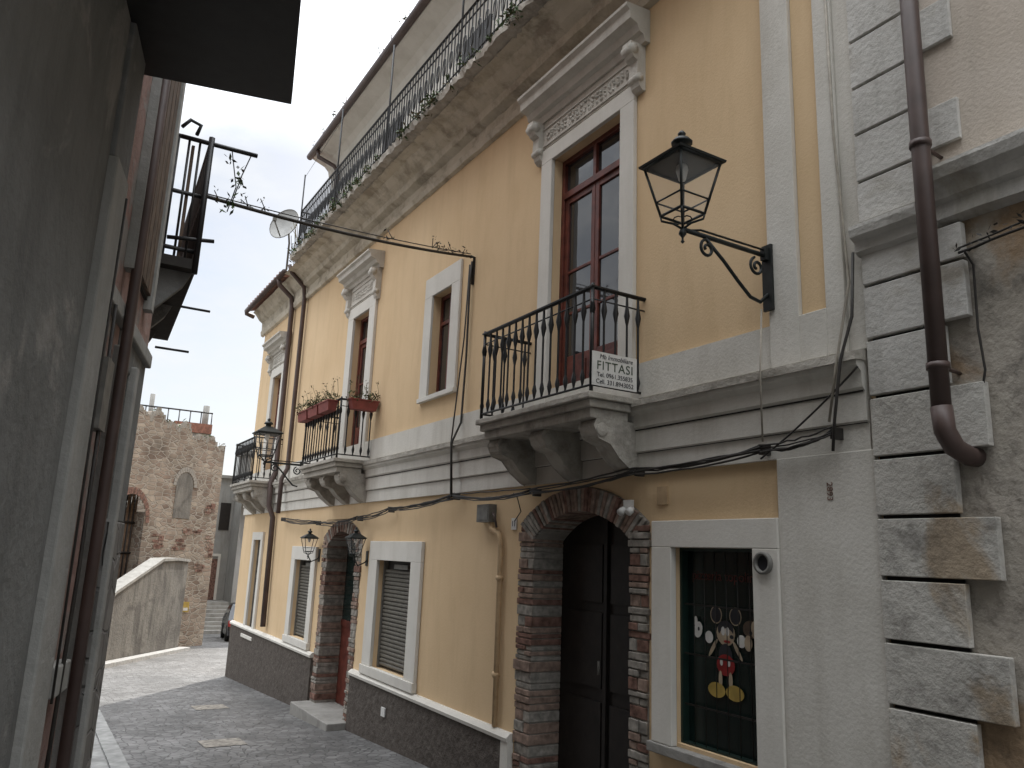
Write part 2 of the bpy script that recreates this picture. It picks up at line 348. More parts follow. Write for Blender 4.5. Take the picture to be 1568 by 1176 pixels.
pl.box(FX-.05,FX-.001,2.84,3.05,2.725,6.6); pl.box(FX-.05,FX-.001,2.54,2.66,2.725,6.6); pl.box(FX-.05,FX-.001,2.66,2.84,2.725,3.0)
pl.box(FX-.03,FX-.001,2.43,2.54,2.725,6.6)
pl.box(FX-.035,FX-.001,2.43,3.045,-1,2.2)
pl.mat('ochre'); pl.box(FX-.02,FX-.001,2.66,2.84,3.0,6.6)
pl.obj('end_pilaster',H,bevel=.006)
text(H,'painted_number','2893',.05,(FX-.038,2.70,2.0),(0,0,-1),(0,-1,0),'brickr')
co=B(); co.mat('cornice')
co.prof([(FX-.001,5.88),(FX-.05,5.89),(FX-.07,5.95),(FX-.03,5.98),(FX-.03,6.1),(FX-.12,6.13),(FX-.14,6.2),(FX-.22,6.24),(FX-.30,6.3),(FX-.42,6.32),(FX-.001,6.34)],2.9,13.4,90,.006)
co.mat('slab'); co.prof([(FX-.44,6.325),(FX-.52,6.34),(FX-.53,6.42),(FX-.47,6.45),(FX+.6,6.45),(FX+.6,6.325)],2.9,12.7,200,.018)
co.mat('cornice')
co.prof([(FX-.001,5.9),(FX-.05,5.92),(FX-.07,6.0),(FX-.05,6.05),(FX-.05,6.2),(FX-.12,6.25),(FX-.2,6.36),(FX-.26,6.4),(FX-.001,6.42)],13.4,YE+.15,20,.004)
co.obj('crumbling_cornice',H)
uf=B(); uf.mat('topwall')
uf.box(4.0,10,2.9,13.9,6.3,8.92)
uf.prof([(4.0,8.62),(3.96,8.66),(3.94,8.76),(3.86,8.84),(3.70,8.90),(3.62,8.93),(3.6,8.99),(4.2,9.03),(4.2,8.9)],2.9,14.0,1)
uf.mat('pipe'); uf.tube([(3.57,2.9,8.98),(3.57,14.05,8.98)],.062,10)
for y in (4.0,6,8,10,12): uf.tube([(3.57,y,9.05),(3.57,y,9.2)],.008,4)
uf.tube([(3.6,13.6,8.93),(3.62,13.6,8.8),(3.9,13.5,8.66),(3.95,13.4,8.5),(3.95,13.4,6.5)],.04)
uf.mat('terra'); uf.prof([(3.60,9.04),(3.60,9.07),(7,10.1),(7,10.0)],2.9,14.05,1)
uf.mat('darkwood')
for y in (4.8,7.6,10.4):
    uf.box(3.97,4.0,y,y+.75,6.45,8.2)
uf.obj('set_back_top_floor',H)
fr=B(); fr.mat('terra'); fr.prof([(3.26,6.44),(3.26,6.48),(7,7.6),(7,7.5)],13.95,YE+.25)
for k in range(14):
    y=14.0+k*.187; fr.tube([(3.23,y,6.5),(5,y,7.03)],.05,6)
fr.mat('pipe'); fr.tube([(3.22,13.6,6.43),(3.22,YE+.22,6.43),(3.24,YE+.3,6.40),(3.4,YE+.32,6.36)],.05,8)
fr.obj('far_roof_edge',H)
def bars(b,p0,p1,zb,zt,n,rb=.007,orn=True):
    p0=Vector(p0); p1=Vector(p1)
    for i in range(n+1):
        p=p0.lerp(p1,i/n)
        b.tube([(p.x,p.y,zb),(p.x,p.y,zt)],rb,5,False)
        if orn:
            hh=zt-zb
            b.tube([(p.x,p.y,zt-hh*.32),(p.x,p.y,zt-hh*.22),(p.x,p.y,zt-hh*.12),(p.x,p.y,zt-.01)],[rb,rb*2.6,rb*1.3,rb],6,False)
            b.tube([(p.x,p.y,zb+.02),(p.x,p.y,zb+.07),(p.x,p.y,zb+.12)],[rb,rb*2.2,rb],6,False)
tr_=B(); tr_.mat('iron')
bars(tr_,(3.12,2.95,0),(3.12,12.45,0),6.45,7.12,120,.008,False)
bars(tr_,(3.12,12.45,0),(3.95,12.45,0),6.45,7.12,9,.008,False)
for z in (7.12,7.0,6.52):
    tr_.tube([(3.12,2.95,z),(3.12,12.45,z),(3.95,12.45,z)],.016 if z>7.1 else .010,6)
for k in range(60):
    y=3.03+k*.1583
    tr_.tube([(3.12,y+.04*math.cos(t*.785),6.76+.12*math.sin(t*.785)) for t in range(9)],.006,4,False)
for y,h in ((12.45,7.8),(10.6,8.1),(8.6,8.0),(6.6,8.3)):
    tr_.tube([(3.12,y,6.45),(3.12,y,h)],.012,6)
tr_.tube([(3.12,6.6,8.3),(3.12,12.45,7.75)],.003,4)
tr_.obj('terrace_railing',H)
pd=B()
for k in range(90):
    y=U(3.2,12.6); pd.leaves((3.07,y,6.42+U(-.04,.04)),U(.03,.09),26,.03,('leaf','dryleaf','leaf'))
for k in range(8):
    pd.leaves((3.3,13.1+U(-.3,.3),6.52+U(0,.3)),.13,30,.03,('leaf','dryleaf'))
for k in range(7):
    y=13.0+U(-.4,.4); pd.mat('dryleaf'); pd.tube([(3.3,y,6.4),(3.25,y+U(-.1,.1),6.7),(3.2+U(-.1,.1),y+U(-.2,.2),6.9+U(0,.25))],.005,4)
for k in range(9):
    pd.leaves((3.56,U(9,13.9),9.08),.07,12,.03,('dryleaf','leaf'))
pd.obj('cornice_weeds')
def surround(b,y0,y1,z0,z1,t,x=FX,pr=.035,sill=0,mat='frame',bottom=True,tt=None):
    tt=t if tt is None else tt
    b.mat(mat)
    b.box(x-pr,x-.001,y0-t,y0,z0,z1); b.box(x-pr,x-.001,y1,y1+t,z0,z1); b.box(x-pr,x-.001,y0-t,y1+t,z1,z1+tt)
    if sill: b.box(x-pr-.02,x-.001,y0-t-.01,y1+t+.01,z0-sill,z0)
su=B()
surround(su,4.49,5.47,2.73,5.14,.17,pr=.04,tt=.14)
surround(su,7.42,7.92,3.31,4.50,.2,sill=.05,tt=.24,pr=.03)
surround(su,9.97,10.61,2.73,4.88,.22,pr=.04,tt=.17)
surround(su,14.45,15.05,2.73,4.78,.22,pr=.04,tt=.17)
surround(su,3.23,3.91,.50,1.70,.185,tt=.17,pr=.05)
surround(su,8.02,9.0,.30,1.5,.26,sill=.10,tt=.22,pr=.04)
surround(su,11.59,12.42,.30,1.43,.2,sill=.10,tt=.2,pr=.04)
surround(su,14.7,15.2,.05,1.72,.14,sill=.06,tt=.14,pr=.04)
su.mat('concrete'); su.box(FX-.07,FX+.1,3.06,4.12,.44,.498); su.box(FX-.03,FX+.14,7.42,7.92,3.305,3.325); 
su.obj('window_surrounds',H,bevel=.006)
def hood(b,y0,y1,zf,zt,zc,zt2):
    b.mat('hood'); yc=(y0+y1)/2
    b.box(FX-.03,FX-.001,y0,y1,zf,zc)
    b.box(FX-.042,FX-.03,y0+.1,y1-.1,zf+.02,zf+.035); b.box(FX-.042,FX-.03,y0+.1,y1-.1,zt-.035,zt-.02)
    n=int((y1-y0-.3)/.055)
    for i in range(n):
        y=y0+.17+i*(y1-y0-.34)/(n-1); t=abs(y-yc)/(y1-y0); zz=(zf+zt)/2
        for k in range(3):
            a=U(0,6.28); rr=U(.018,.03); c=(FX-.034,y+U(-.01,.01),zz+(k-1)*.045*(1-t)+U(-.01,.01))
            b.add([(c[0]-rr*.9,c[1],c[2]),(c[0],c[1]+rr*math.cos(a),c[2]+rr*math.sin(a)),(c[0],c[1]-rr*.6*math.sin(a),c[2]+rr*.6*math.cos(a)),(c[0],c[1]-rr*math.cos(a),c[2]-rr*math.sin(a)),(c[0],c[1]+rr*.6*math.sin(a),c[2]-rr*.6*math.cos(a))],[(0,1,2),(0,2,3),(0,3,4),(0,4,1)],True)
    h=zt2-zc
    b.prof([(FX-.001,zc),(FX-.05,zc),(FX-.07,zc+h*.2),(FX-.11,zc+h*.25),(FX-.13,zc+h*.45),(FX-.2,zc+h*.55),(FX-.21,zc+h*.8),(FX-.24,zc+h*.9),(FX-.24,zt2),(FX-.001,zt2+.02)],y0-.07,y1+.07)
    for y in (y0-.015,y1-.085):
        H2=zc-zf; 
        b.prof([(FX-.001,zc),(FX-.15,zc),(FX-.16,zc-.06),(FX-.12,zc-.13),(FX-.08,zc-H2*.55),(FX-.085,zf+.0),(FX-.06,zf-.09),(FX-.03,zf-.12),(FX-.001,zf-.12)],y,y+.1)
        b.tube([(FX-.12,y-.008,zc-.06),(FX-.12,y+.108,zc-.06)],.045,10); b.tube([(FX-.06,y-.008,zf-.02),(FX-.06,y+.108,zf-.02)],.035,10)
ho=B(); hood(ho,4.24,5.72,5.30,5.53,5.57,5.84); hood(ho,9.7,10.88,5.07,5.35,5.38,5.6); hood(ho,14.18,15.32,4.97,5.22,5.25,5.47)
ho.obj('door_hoods',H)
def french(nm,y0,y1,z0,z1,x=FX+.1,tr=.36,kick=.55):
    b=B(); b.mat('wood'); f=.045
    b.box(x-.02,x+.04,y0,y0+f,z0,z1); b.box(x-.02,x+.04,y1-f,y1,z0,z1); b.box(x-.02,x+.04,y0+f,y1-f,z1-f,z1)
    zt=z1-tr; b.box(x-.025,x+.04,y0+f,y1-f,zt-.03,zt+.03); ym=(y0+y1)/2
    b.box(x-.02,x+.035,ym-.02,ym+.02,zt+.03,z1-f)
    for a,c in ((y0+f+.004,ym-.003),(ym+.003,y1-f-.004)):
        b.mat('wood'); s_=.05
        b.box(x-.005,x+.035,a,a+s_,z0,zt-.034); b.box(x-.005,x+.035,c-s_,c,z0,zt-.034)
        for (za,zb) in ((z0,z0+kick),(zt-.034-.05,zt-.034)): b.box(x-.004,x+.034,a+s_,c-s_,za,zb)
        b.box(x-.012,x-.004,a+s_+.04,c-s_-.04,z0+.08,z0+kick-.06)
        H_=zt-.084-z0-kick
        for k in (1,2): b.box(x,x+.03,a+s_,c-s_,z0+kick+H_*k*.27-.012,z0+kick+H_*k*.27+.012)
        b.mat('glass'); b.box(x+.012,x+.018,a+s_,c-s_,z0+kick,zt-.084)
    b.mat('glass'); b.box(x+.012,x+.018,y0+f,y1-f,zt+.03,z1-f)
    b.obj(nm,H,bevel=.004)
french('balcony_door_near',4.49,5.47,2.73,5.14); french('balcony_door_mid',9.97,10.61,2.73,4.88); french('balcony_door_far',14.45,15.05,2.73,4.78)
wn=B(); wn.mat('wood'); x=FX+.1
for (a,c,e,f_) in ((7.42,7.46,3.33,4.5),(7.88,7.92,3.33,4.5),(7.65,7.69,3.37,4.46),(7.46,7.88,4.46,4.5),(7.46,7.88,3.33,3.37),(7.46,7.65,4.15,4.19),(7.69,7.88,4.15,4.19)): wn.box(x-.01,x+.03,a,c,e,f_)
wn.mat('glass'); wn.box(x+.008,x+.014,7.46,7.88,3.37,4.46); wn.obj('casement_window',H)
def shutter(nm,y0,y1,z0,z1,top=.0):
    b=B(); b.mat('shut'); z=z0+.02
    while z<z1-top:
        b.prof([(FX+.08,z),(FX+.066,z+.012),(FX+.066,z+.03),(FX+.08,z+.042)],y0,y1); z+=.045
    b.mat('darkwood'); b.box(FX+.10,FX+.14,y0,y1,z0,z1)
    b.mat('metalbox'); b.box(FX+.05,FX+.1,y0,y0+.03,z0,z1); b.box(FX+.05,FX+.1,y1-.03,y1,z0,z1)
    if top: b.box(FX+.04,FX+.1,y0+.25,y1-.35,z1-.09,z1-.04)
    b.obj(nm,H)
shutter('roller_shutter_near',8.02,9.0,.30,1.5,.14); shutter('roller_shutter_mid',11.59,12.42,.30,1.43,.1); shutter('roller_shutter_far',14.7,15.2,.05,1.72)
# shop window with painted cartoons
sh=B(); sh.mat('shopglass'); sh.box(FX+.085,FX+.1,3.23,3.91,.5,1.7)
sh.mat('green'); 
for y in (3.23,3.89): sh.box(FX+.03,FX+.084,y,y+.02,.5,1.7)
sh.box(FX+.03,FX+.084,3.25,3.89,1.68,1.7); sh.box(FX+.03,FX+.084,3.25,3.89,.5,.53)
sh.mat('darkwood')
for k in range(1,7): 
    y=3.25+k*.0914; sh.tube([(FX+.045,y,.53),(FX+.045,y,1.68)],.003,5)
for z in (.75,1.05,1.35): sh.box(FX+.046,FX+.052,3.25,3.89,z-.005,z+.005)
sh.obj('shop_window',H)
ct=B(); XX=[FX+.0845]
def disc(c,ry,rz,mat,n=18,rot=0):
    ct.mat(mat); XX[0]-=.0006; vs=[]
    for k in range(n):
        t=2*math.pi*k/n; a=ry*math.cos(t); b_=rz*math.sin(t); vs.append((XX[0],c[0]+a*math.cos(rot)-b_*math.sin(rot),c[1]+a*math.sin(rot)+b_*math.cos(rot)))
    ct.add(vs,[tuple(range(n-1,-1,-1))])
mzo=.95; my=3.57
def FD(c,a,b_,m_,rot=0): disc((my+c[0]*1.3,mzo+c[1]*1.3),a*1.3,b_*1.3,m_,rot=rot)
for sgn in (-1,1): FD((sgn*.06,.27),.037,.041,'skin'); FD((sgn*.06,.27),.032,.036,'ink')
FD((0,.19),.058,.055,'skin'); FD((.0,.208),.050,.040,'ink'); FD((-.005,.175),.046,.038,'skin'); FD((-.012,.20),.012,.02,'signw'); FD((.015,.20),.012,.02,'signw'); FD((-.038,.178),.012,.009,'ink'); FD((-.01,.155),.022,.006,'red')
FD((0,.09),.042,.055,'ink'); FD((0,.05),.056,.048,'red')
for sgn in (-1,1):
    FD((sgn*.075,.12),.010,.05,'skin',sgn*.6); FD((sgn*.1,.165),.026,.028,'signw'); FD((sgn*.03,-.015),.012,.038,'skin'); FD((sgn*.055,-.065),.055,.034,'yel')
    FD((sgn*.022,.06),.009,.014,'signw')
disc((3.79,1.20),.035,.05,'signw',rot=.3); disc((3.81,1.25),.016,.03,'signw'); disc((3.785,1.205),.008,.012,'ink')
disc((3.36,1.24),.06,.05,'oldwood'); disc((3.33,1.24),.03,.05,'skin'); disc((3.38,1.16),.03,.045,'skin'); disc((3.36,1.22),.012,.012,'ink')
ct.obj('painted_cartoon_mouse',H)
text(H,'shop_lettering','pizzeria topolino',.083,(FX+.083,3.57,1.53),(0,-1,0),(0,0,1),'dred')
ve=B(); ve.mat('metalbox')
vc=(FX-.055,3.14,1.62); vs=[];n=20
for (rr,xo) in ((.062,.005),(.062,-.02),(.045,-.02),(.045,.003)):
    for k in range(n):
        t=2*math.pi*k/n; vs.append((vc[0]+xo,vc[1]+rr*math.cos(t),vc[2]+rr*math.sin(t)))
ve.add(vs,[(a*n+k,a*n+(k+1)%n,(a+1)*n+(k+1)%n,(a+1)*n+k) for a in range(3) for k in range(n)],True)
ve.mat('ink'); ve.add([(vc[0]+.002,p[1],p[2]) for p in vs[2*n:3*n]],[tuple(range(n-1,-1,-1))])
ve.obj('round_wall_vent',H)
mb=B(); mb.mat('metalbox'); mb.box(FX-.08,FX-.001,6.27,6.50,1.9,2.06); mb.box(FX-.085,FX-.08,6.29,6.48,1.92,2.04)
mb.mat('pipeo'); mb.tube([(FX-.04,6.30,1.9),(FX-.04,6.28,1.84),(FX-.03,6.16,1.80),(FX-.03,6.12,1.7),(FX-.03,6.1,.2)],.024,8)
for z in (.6,1.4): mb.tube([(FX-.035,6.09,z),(FX-.035,6.13,z+.02)],.03,8)
mb.mat('pipe'); mb.tube([(FX-.05,6.25,1.98),(FX-.06,6.2,1.95),(FX-.05,6.17,1.85)],.01)
mb.mat('signw'); mb.box(FX-.012,FX-.001,5.9,5.98,1.83,1.93); mb.mat('pipeo'); mb.box(FX-.015,FX-.001,3.98,4.08,1.98,2.1)
mb.mat('signw'); mb.box(FX-.065,FX-.051,8.4,8.5,-.14,-.05)
mb.obj('meter_box',H)
text(H,'house_number','11',.07,(FX-.014,5.94,1.88),(0,-1,0),(0,0,1),'ink')
sl=B(); sl.mat('signw'); sl.box(FX-.06,FX-.03,4.3,4.38,1.93,2.02)
for y in (4.28,4.37):
    sl.tube([(FX-.06,y,1.96),(FX-.11,y-.02,1.93)],[.018,.028],10)
sl.obj('security_spotlight',H)
dp=B(); dp.mat('pipe')
dp.tube([(3.22,14.0,6.43),(3.25,14.0,6.3),(3.5,14.05,6.12),(3.53,14.05,5.95),(3.53,14.0,2.9),(3.45,13.95,2.7),(3.45,13.9,2.3),(3.53,13.88,2.1),(3.53,13.8,.3)],.045,8)
dp.obj('downpipe_far',H)
dp=B(); dp.mat('pipe')
dp.tube([(3.2,13.2,6.43),(3.25,13.2,6.3),(3.5,13.25,6.1),(3.53,13.25,5.9),(3.53,13.25,2.9),(3.45,13.25,2.72),(3.45,13.25,2.15)],.038,8)
dp.obj('downpipe_mid',H)
def balcony(name,y0,y1,xo=3.13,zt=2.72,rail=3.47,n=15):
    E=empty(name)
    b=B(); b.mat('slab')
    for (o,z0,z1) in ((0,zt-.045,zt),(.03,zt-.1,zt-.046),(.06,zt-.17,zt-.101)):
        b.box(xo-.04+o,FX-.001 if z0>2.62 else FX-.12,y0-.03+o,y1+.03-o,z0,z1)
    for k in range(3):
        y=y0+.12+(y1-y0-.24)*k/2-.09
        b.prof([(FX-.035,zt-.172),(xo+.08,zt-.172),(xo+.06,zt-.22),(xo+.1,zt-.3),(xo+.2,zt-.33),(xo+.28,zt-.42),(FX-.08,zt-.5),(FX-.035,zt-.52)],y,y+.18)
        b.tube([(xo+.12,y-.01,zt-.245),(xo+.12,y+.19,zt-.245)],.05,10)
    b.obj('slab_and_brackets',E,bevel=.008)
    b=B(); b.mat('iron'); x=xo+.0
    bars(b,(x,y0,0),(x,y1,0),zt+.05,rail,n,.0085); 
    for y in (y0,y1): bars(b,(x,y,0),(FX-.06,y,0),zt+.05,rail,4,.0085)
    for z,rr in ((rail,.013),(zt+.05,.009),(rail-.085,.006)):
        b.tube([(FX,y0,z),(x,y0,z),(x,y1,z),(FX,y1,z)],rr,6)
    b.box(x-.02,FX,y0-.018,y0+.018,rail,rail+.012); b.box(x-.02,FX,y1-.018,y1+.018,rail,rail+.012); b.box(x-.02,x+.02,y0+.018,y1-.018,rail,rail+.012)
    for y in (y0,y1): b.tube([(x,y,zt),(x,y,rail+.03)],.014,8); 
    b.obj('iron_railing',E)
    return E
B1=balcony('balcony',4.23,5.78)
B2=balcony('balcony',9.52,10.98,n=13)
B3=balcony('balcony',14.0,15.5,n=13)
sg=B(); sg.mat('signw'); sg.box(3.12,3.51,4.205,4.212,2.765,3.005); sg.obj('board',B1)
yb=4.2035
def sgt(nm,t,s_,x,z,m,off=0,sx=0,sp=1):
    return text(B1,nm,t,s_,(x,yb,z),(1,0,0),(0,0,1),m,off,sx,sp)
sgt('agency_text','Mb Immobiliare',.046,3.325,2.972,'ink',.0,.2); sgt('let_text','FITTASI',.088,3.315,2.907,'inkg',.0,0,1.12); sgt('phone_text','Tel. 0961.355835',.045,3.315,2.843,'ink',.0); sgt('mobile_text','Cell. 331.8943052',.045,3.315,2.795,'ink',.0)
fb=B()
def fbox(y0,y1,x0,x1,z):
    fb.mat('redbox'); c=((x0+x1)/2,(y0+y1)/2)
    p=[(c[0]+sx*(x1-x0)/2*k,c[1]+sy*(y1-y0)/2*k2,zz) for (k,k2,zz) in ((.8,.93,z),(1,1,z+.13)) for sx,sy in ((-1,-1),(1,-1),(1,1),(-1,1))]
    fb.add(p,[(0,1,5,4),(1,2,6,5),(2,3,7,6),(3,0,4,7),(3,2,1,0)]); fb.box(x0-.008,x1+.008,y0-.008,y1+.008,z+.12,z+.135)
    for k in range(10): fb.leaves((U(x0,x1),U(y0,y1),z+.17),.07,16,.028,('leaf','dryleaf'))
    for k in range(9):
        x=U(x0,x1); y=U(y0,y1); fb.mat('dryleaf'); h=U(.08,.30); q=(x+U(-.05,.05),y+U(-.05,.05),z+.13+h); fb.tube([(x,y,z+.12),(x+.01,y,z+.13+h*.5),q],.003,4); fb.leaves(q,.03,6,.018,('leaf','dryleaf'))
for k in range(3): fbox(9.62+k*.47,10.04+k*.47,2.99,3.12,3.33)
fbox(9.36,9.49,3.2,3.58,3.34)
fb.obj('flower_boxes',B2)
def lantern(b,c,k=1,pend=True):
    x,y,z=c
    b.mat('lampiron'); h0,h1=.085*k,.15*k; zt=z+.30*k
    for sx,sy in ((-1,-1),(1,-1),(1,1),(-1,1)):
        b.tube([(x+sx*h0,y+sy*h0,z),(x+sx*h1,y+sy*h1,zt)],.008*k,5)
    for hh,zz,rr in ((h0,z,.009),(h1,zt,.013),(h0+(h1-h0)*.28,z+.084*k,.006)):
        b.tube([(x-hh,y-hh,zz),(x+hh,y-hh,zz),(x+hh,y+hh,zz),(x-hh,y+hh,zz),(x-hh,y-hh,zz)],rr*k,5)
    P_=[(h1*1.14,0),(h1*1.16,.012*k),(.05*k,.10*k)]
    for i in range(2):
        b.frust((x,y),P_[i][0],P_[i+1][0],zt+P_[i][1],zt+P_[i+1][1])
    b.lathe((x,y,zt+.095*k),[(.038*k,0),(.038*k,.035*k),(.06*k,.04*k),(.062*k,.05*k),(.045*k,.07*k),(.03*k,.078*k),(.014*k,.083*k),(.02*k,.093*k),(.024*k,.103*k),(.014*k,.118*k),(.001,.128*k)],12)
    b.mat('lglass')
    for (ax,ay,bx,by) in ((-1,-1,1,-1),(1,-1,1,1),(1,1,-1,1),(-1,1,-1,-1)):
        b.quad((x+ax*h0*.97,y+ay*h0*.97,z),(x+bx*h0*.97,y+by*h0*.97,z),(x+bx*h1*.97,y+by*h1*.97,zt),(x+ax*h1*.97,y+ay*h1*.97,zt))
    b.mat('signw'); b.tube([(x,y,zt-.0),(x,y,zt-.03*k),(x,y,zt-.09*k)],[.03*k,.035*k,.02*k],8)
    b.mat('lampiron')
    if pend:
        for sx,sy in ((-1,-1),(1,-1),(1,1),(-1,1)):
            b.tube([(x+sx*h0,y+sy*h0,z),(x+sx*h0*.95,y+sy*h0*.95,z-.03*k),(x+sx*h0*.4,y+sy*h0*.4,z-.05*k),(x,y,z-.085*k)],.007*k,5)
            b.tube([(x+sx*h0*.2+sx*.02*k*math.cos(t*.8),y+sy*h0*.2+sy*.02*k*math.cos(t*.8),z-.03*k+.025*k*math.sin(t*.8)) for t in range(8)],.004*k,4)
        b.lathe((x,y,z-.17*k),[(.002,0),(.012*k,.01*k),(.006*k,.02*k),(.006*k,.035*k),(.022*k,.055*k),(.02*k,.07*k),(.01*k,.09*k),(.01*k,.1*k)],10)
def spiral(cx,cz,r0,turns,a0,dr,n=22,y=0):
    return [(cx+(r0*(1-dr*i/n))*math.cos(a0+turns*6.283*i/n),y,cz+(r0*(1-dr*i/n))*math.sin(a0+turns*6.283*i/n)) for i in range(n+1)]
def streetlamp(name,xw,yl,zl,xl,k):
    E=empty(name); b=B(); lantern(b,(xl,yl,zl),k); b.obj('lantern',E)
    b=B(); b.mat('lampiron'); za=zl-.085*k
    b.tube([(xl-.0,yl,za),(xl+.3*k,yl,za+.0),(xw,yl,za-.0)],.014*k,7)
    b.box(xw-.02,xw-.002,yl-.035*k,yl+.035*k,za-.34*k,za+.07*k)
    b.box(xw-.05*k,xw-.02,yl-.02*k,yl+.02*k,za-.03*k,za+.05*k)
    L_=xw-xl
    s1=spiral(xl+.27*L_,za-.07*k,.058*k,1.4,1.2,.75,y=yl); s2=spiral(xw-.15*L_,za-.085*k,.058*k,1.4,1.9,.75,y=yl)
    b.tube(s1,.0095*k,6); b.tube(s2,.0095*k,6)
    q=[Vector((xl+.25*L_,yl,za-.01)),Vector((xl+.45*L_,yl,za-.11*k)),Vector((xl+.62*L_,yl,za-.21*k)),Vector((xl+.76*L_,yl,za-.285*k)),Vector((xl+.88*L_,yl,za-.30*k)),Vector((xw-.015,yl,za-.24*k))]
    b.tube(q,.011*k,6); b.tube([(xl+.05*L_,yl,za),(xl+.2*L_,yl,za+.03*k),(xw-.05,yl,za+.035*k)],.007*k,5)
    b.obj('scroll_bracket',E)
streetlamp('street_lamp',FX-.05,3.04,3.50,2.86,1.0)
streetlamp('street_lamp',FX,12.56,3.0,2.98,1.15)
for y in (11.32,9.42):
    E=empty('wall_lantern'); b=B(); lantern(b,(FX-.17,y,1.56),.62); b.tube([(FX-.17,y,1.5),(FX-.12,y,1.42),(FX-.03,y,1.46),(FX,y,1.5)],.009,5); b.box(FX-.012,FX-.001,y-.03,y+.03,1.42,1.6); b.obj('lantern_body',E)
cb=B(); cb.mat('cable')
def sag(p,q,s_,n=14,w=.0):
    p=Vector(p);q=Vector(q); return [p.lerp(q,i/n)+Vector((U(-w,w)*.3,0,-s_*4*(i/n)*(1-i/n)+U(-w,w))) for i in range(n+1)]
run=[(3.5,2.62,2.30),(3.5,3.1,2.26),(3.5,4.2,2.21),(3.47,5.5,2.13),(3.5,6.96,2.16),(3.5,8.6,2.08),(3.5,9.6,2.0),(3.5,11.3,1.97),(3.5,13.2,2.06)]
for k in range(6):
    off=U(-.02,.02)
    for i in range(len(run)-1):
        a=Vector(run[i])+Vector((U(-.01,.01),0,off+U(-.01,.01))); c=Vector(run[i+1])+Vector((U(-.01,.01),0,off))
        cb.tube(sag(a,c,U(.005,.06),10,.005),U(.004,.008),5)
for p in run: cb.box(FX-.1,FX-.03,p[1]-.015,p[1]+.015,p[2]-.035,p[2]+.025)
cb.tube([(FX-.03,6.96,4.62),(FX-.04,6.97,4.4),(FX-.03,6.98,3.6),(FX-.05,6.98,2.9),(FX-.14,6.99,2.68),(FX-.1,7.0,2.15)],.011,6)
cb.tube([(FX-.03,7.01,4.6),(FX-.05,7.01,3.8),(FX-.13,7.02,2.68),(FX-.1,7.02,2.15)],.008,6)
cb.tube([(FX-.05,5.9,2.14),(FX-.04,5.85,2.1),(FX-.03,5.8,1.98),(FX-.03,5.9,1.9)],.005,5)
cb.mat('wcable')
cb.tube([(FX-.055,2.56,5.2),(FX-.055,2.55,4.0),(FX-.06,2.50,3.1),(FX-.13,2.55,2.66),(FX-.12,2.62,2.35)],.008,5)
cb.tube([(FX-.055,3.1,3.1),(FX-.14,3.05,2.68),(FX-.08,3.1,2.3)],.006,5)
cb.mat('cable'); cb.tube([(FX-.07,2.46,3.25),(FX-.08,2.48,2.9),(FX-.14,2.52,2.66),(FX-.13,2.58,2.35),(FX-.1,2.62,2.2)],.009,5)
cb.tube(sag((FX-.1,3.1,2.2),(FX-.1,2.45,2.62),.02),.006,5)
cb.obj('facade_cables')
ln=B(); ln.mat('cable')
P0=Vector((.70,5.6,4.02)); P1=Vector((3.55,6.96,4.67))
path=sag(P0,P1,.05,20); ln.tube(path,.014,6); ln.tube(sag(P0+Vector((0,0,.02)),P1+Vector((0,0,.03)),.03,20),.005,4)
for t in (.04,.12,.17,.62,.8,.86,.9,.95):
    p=P0.lerp(P1,t); 
    for k in range(3):
        q=p+Vector((U(-.06,.06),U(-.05,.05),U(-.02,.1))); ln.mat('cable'); ln.tube([p,q],.004,4); ln.leaves(q,.025,4,.022,('cable','dryleaf'))
ln.mat('cable'); ln.tube([P1,P1+Vector((.05,0,.0)),P1+Vector((.04,.0,-.3))],.02,6)
ln.obj('overhead_wire')
E=empty('satellite_dish'); ds=B(); ds.mat('dish'); C=Vector((3.05,13.3,7.2)); nrm=Vector((-.75,-.62,.25)).normalized(); a_=nrm.cross(Vector((0,0,1))).normalized(); b_=a_.cross(nrm)
vs=[C-nrm*.07]; n=24; rings=4
for i in range(1,rings+1):
    rr=.31*i/rings
    for k in range(n):
        t=6.283*k/n; vs.append(C-nrm*.07*(1-(i/rings)**2)+a_*rr*math.cos(t)*.93+b_*rr*math.sin(t))
fs=[(0,1+k,1+(k+1)%n) for k in range(n)]
for i in range(rings-1):
    for k in range(n): fs.append((1+i*n+k,1+(i+1)*n+k,1+(i+1)*n+(k+1)%n,1+i*n+(k+1)%n))
ds.add(vs,fs,True); ds.mat('metalbox'); ds.tube([C-b_*.28,C+nrm*.25-b_*.12],.012); ds.box(*sum([[q-.03,q+.03] for q in (C+nrm*.25-b_*.1)],[])); ds.tube([C-nrm*.08,C-nrm*.15,(3.2,13.4,6.9),(3.2,13.4,6.4)],.018)
ds.tube([vs[-n+k] for k in range(n)]+[vs[-n]],.008,4)
ds.obj('dish_and_mast',E)
